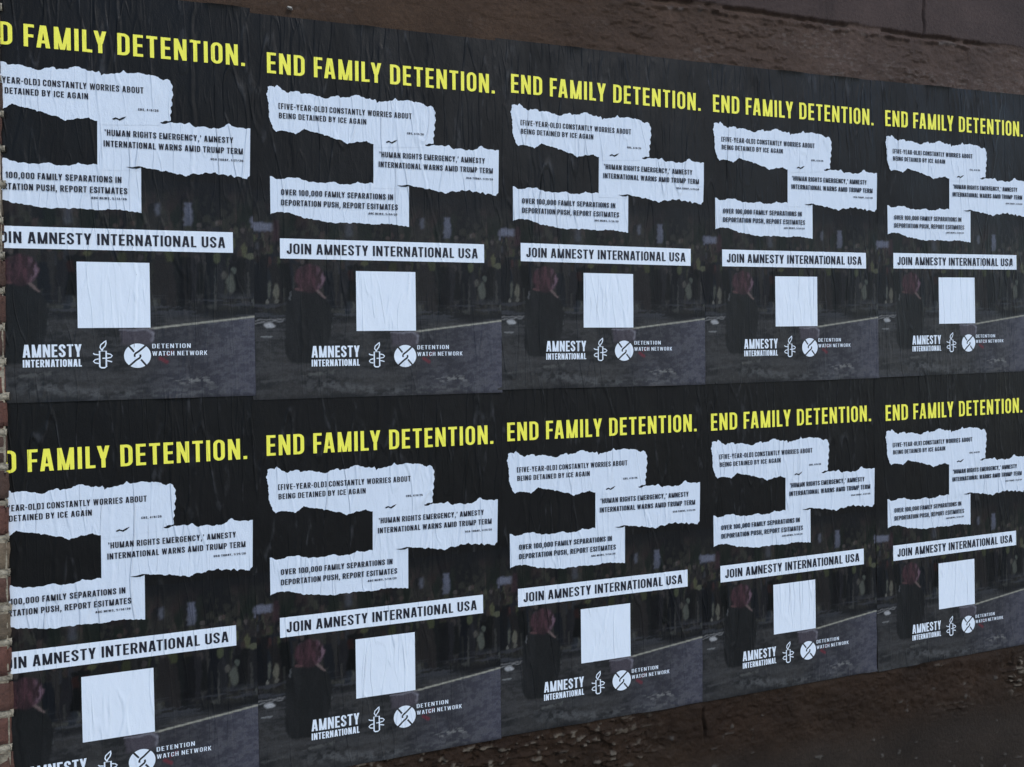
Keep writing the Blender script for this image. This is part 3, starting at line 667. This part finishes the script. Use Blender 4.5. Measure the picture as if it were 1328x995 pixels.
# its face stands at x = 0.105 near the top of the picture and leans out a little further down
LEAN = math.atan2(.0205, 1.59)
pier.location = (.0868 - (0.765) * math.tan(LEAN), 0, 0); pier.rotation_euler = (0, LEAN, 0)
tag(pier, 'weathered red brick pier with thick cream mortar at the left edge', 'pier')
rg = random.Random(5)
bm = bmesh.new(); lay = bm.verts.layers.float_color.new('brick')
def brick(x0, x1, y0, y1, z0, z1):
    j = lambda s=.0022: rg.uniform(-s, s)
    tone = rg.random(); zz = (z0 - .8) / 1.7
    a = np.array((.075, .037, .025)); b_ = np.array((.135, .050, .034)); t_ = np.array((.15, .11, .07)); dk = np.array((.05, .038, .027))
    col = a * (1 - tone) + b_ * tone
    if rg.random() < .16: col = t_
    col = col * (1 - min(1, max(0, zz)) * .8) + dk * min(1, max(0, zz)) * .8 if rg.random() < .75 else col
    n = 4
    b2 = bmesh.new(); add_box(b2, x0 + j(), x1 + j(), y0 + j(), y1 + j(.001), z0 + j(), z1 + j())
    bmesh.ops.bevel(b2, geom=b2.edges[:], offset=.005, segments=2, affect='EDGES')
    bmesh.ops.subdivide_edges(b2, edges=[e for e in b2.edges if e.calc_length() > .03], cuts=3, use_grid_fill=True)
    mp = {}
    s = rg.randrange(1000)
    for v in b2.verts:
        w = noise(np.array([v.co.y * 40 + v.co.x * 31]), np.array([v.co.z * 50 + s]), s)[0] - .5
        w2 = noise(np.array([v.co.y * 110 + v.co.x * 97]), np.array([v.co.z * 120 + s]), s + 1)[0] - .5
        nv = bm.verts.new(v.co + v.normal * (w * .006 + w2 * .003)); nv[lay] = (*col, 1); mp[v] = nv
    for f in b2.faces: bm.faces.new([mp[v] for v in f.verts])
    b2.free()
nc = int(3.0 / COURSE)
for q in range(nc):
    z0 = (PHASE - COURSE) + q * COURSE + JOINT / 2; z1 = z0 + COURSE - JOINT
    if z0 < 0: z0 = .0
    x = 0.0; w = (.215, .1025)[q % 2]
    while x > -.62:
        brick(x - w, x, -PIER_D + rg.uniform(-.002, .002), .0875, z0, z1); x -= w + .010; w = .215
bm_obj('bricks', bm, M_brick, pier, True)
bm = bmesh.new(); add_box(bm, -.66, -.004, -PIER_D + .004, .08, 0, 2.98)
def ribbon(p0, p1, normal, rr, s):
    """squeezed-out bed joint: a lumpy half-round strip"""
    p0, p1, nrm = Vector(p0), Vector(p1), Vector(normal); L = (p1 - p0).length; m = max(4, int(L / .006)); rows = []
    for i in range(m + 1):
        c = p0.lerp(p1, i / m); a = np.array([i * .006 * 45.]); w = noise(a, np.array([s * 3.1]), s)[0]; w2 = noise(a * 2.3, np.array([s * 1.7]), s + 9)[0]
        out = .0042 + .0020 * w; half = rr * (.66 + .5 * w2)
        rows.append([bm.verts.new(c + nrm * (math.sin(t) * out - .004) + Vector((0, 0, math.cos(t) * half))) for t in np.linspace(0, math.pi, 7)])
    for i in range(m):
        for j in range(6): bm.faces.new((rows[i][j], rows[i + 1][j], rows[i + 1][j + 1], rows[i][j + 1]))
for q in range(nc + 1):
    z = PHASE - COURSE + q * COURSE
    if z < .02 or z > 2.95: continue
    e = rg.uniform(.0, .006); ribbon((-.66, -PIER_D + .003, z), (e, -PIER_D + .003, z + rg.uniform(-.002, .002)), (0, -1, 0), .0085, q + 300); ribbon((e - .003, -PIER_D, z), (e - .003, .004, z), (1, 0, 0), .0085, q + 1)
bm_obj('mortar', bm, M_mortar, pier, True)

# ------------------------------------------------------------------ small scraps clinging to the wall
M_fleck = ink_mat('paper_fleck', (.42, .39, .34), .8, .2, .2)
M_flake = ink_mat('bare_masonry_flake', (.19, .165, .125), .85, .2, .3)
def flake(name, x, z, w, h, ang, mat, s, label, cat, group=None, lift=.004):
    rg = random.Random(s); n = 9; bm = bmesh.new(); ca, sa = math.cos(ang), math.sin(ang)
    top = []; bot = []
    for i in range(n):
        a = 2 * math.pi * i / n; k = rg.uniform(.65, 1.1); px, pz = math.cos(a) * w / 2 * k, math.sin(a) * h / 2 * k
        X, Z = px * ca - pz * sa, px * sa + pz * ca
        top.append(bm.verts.new((X * .8, -lift - rg.uniform(0, .003), Z * .8))); bot.append(bm.verts.new((X, .003, Z)))
    bm.faces.new(top[::-1]); bm.faces.new(bot)
    for i in range(n): bm.faces.new((bot[i], bot[(i + 1) % n], top[(i + 1) % n], top[i]))
    o = bm_obj(name, bm, mat); o.location = (x, -.004, z)
    return tag(o, label, cat, group)
flake('paper_fleck', .7100, Z0 + .932, .016, .007, -.35, M_fleck, 3, 'small white fleck of torn paper stuck to the brown wall above a poster', 'paper scrap')

# ------------------------------------------------------------------ pavement in front
M_pave, nt, bs = new_mat('pavement_concrete')
n1 = pos_noise(nt, 4, 6, rough=.65); n2 = pos_noise(nt, 80, 4)
br = N(nt, 'ShaderNodeTexBrick'); g = N(nt, 'ShaderNodeNewGeometry'); nt.links.new(g.outputs['Position'], br.inputs['Vector'])
br.inputs['Scale'].default_value = 1; br.inputs['Brick Width'].default_value = 1.5; br.inputs['Row Height'].default_value = 1.5; br.inputs['Mortar Size'].default_value = .008; br.offset = 0
br.inputs['Color1'].default_value = (.20, .195, .185, 1); br.inputs['Color2'].default_value = (.23, .225, .215, 1); br.inputs['Mortar'].default_value = (.06, .058, .055, 1)
nt.links.new(mix_rgb(nt, 1.0, br.outputs[0], math_node(nt, 'MULTIPLY', math_node(nt, 'MULTIPLY_ADD', n1, .8, .6), math_node(nt, 'MULTIPLY_ADD', n2, .5, .75)), 'MULTIPLY'), bs.inputs['Base Color'])
bs.inputs['Roughness'].default_value = .85
bm = bmesh.new(); vv = [bm.verts.new(p) for p in ((-400, -400, 0), (400, -400, 0), (400, 400, 0), (-400, 400, 0))]; bm.faces.new(vv)
tag(bm_obj('pavement', bm, M_pave), 'grey concrete pavement in front of the wall', None, None, 'structure')
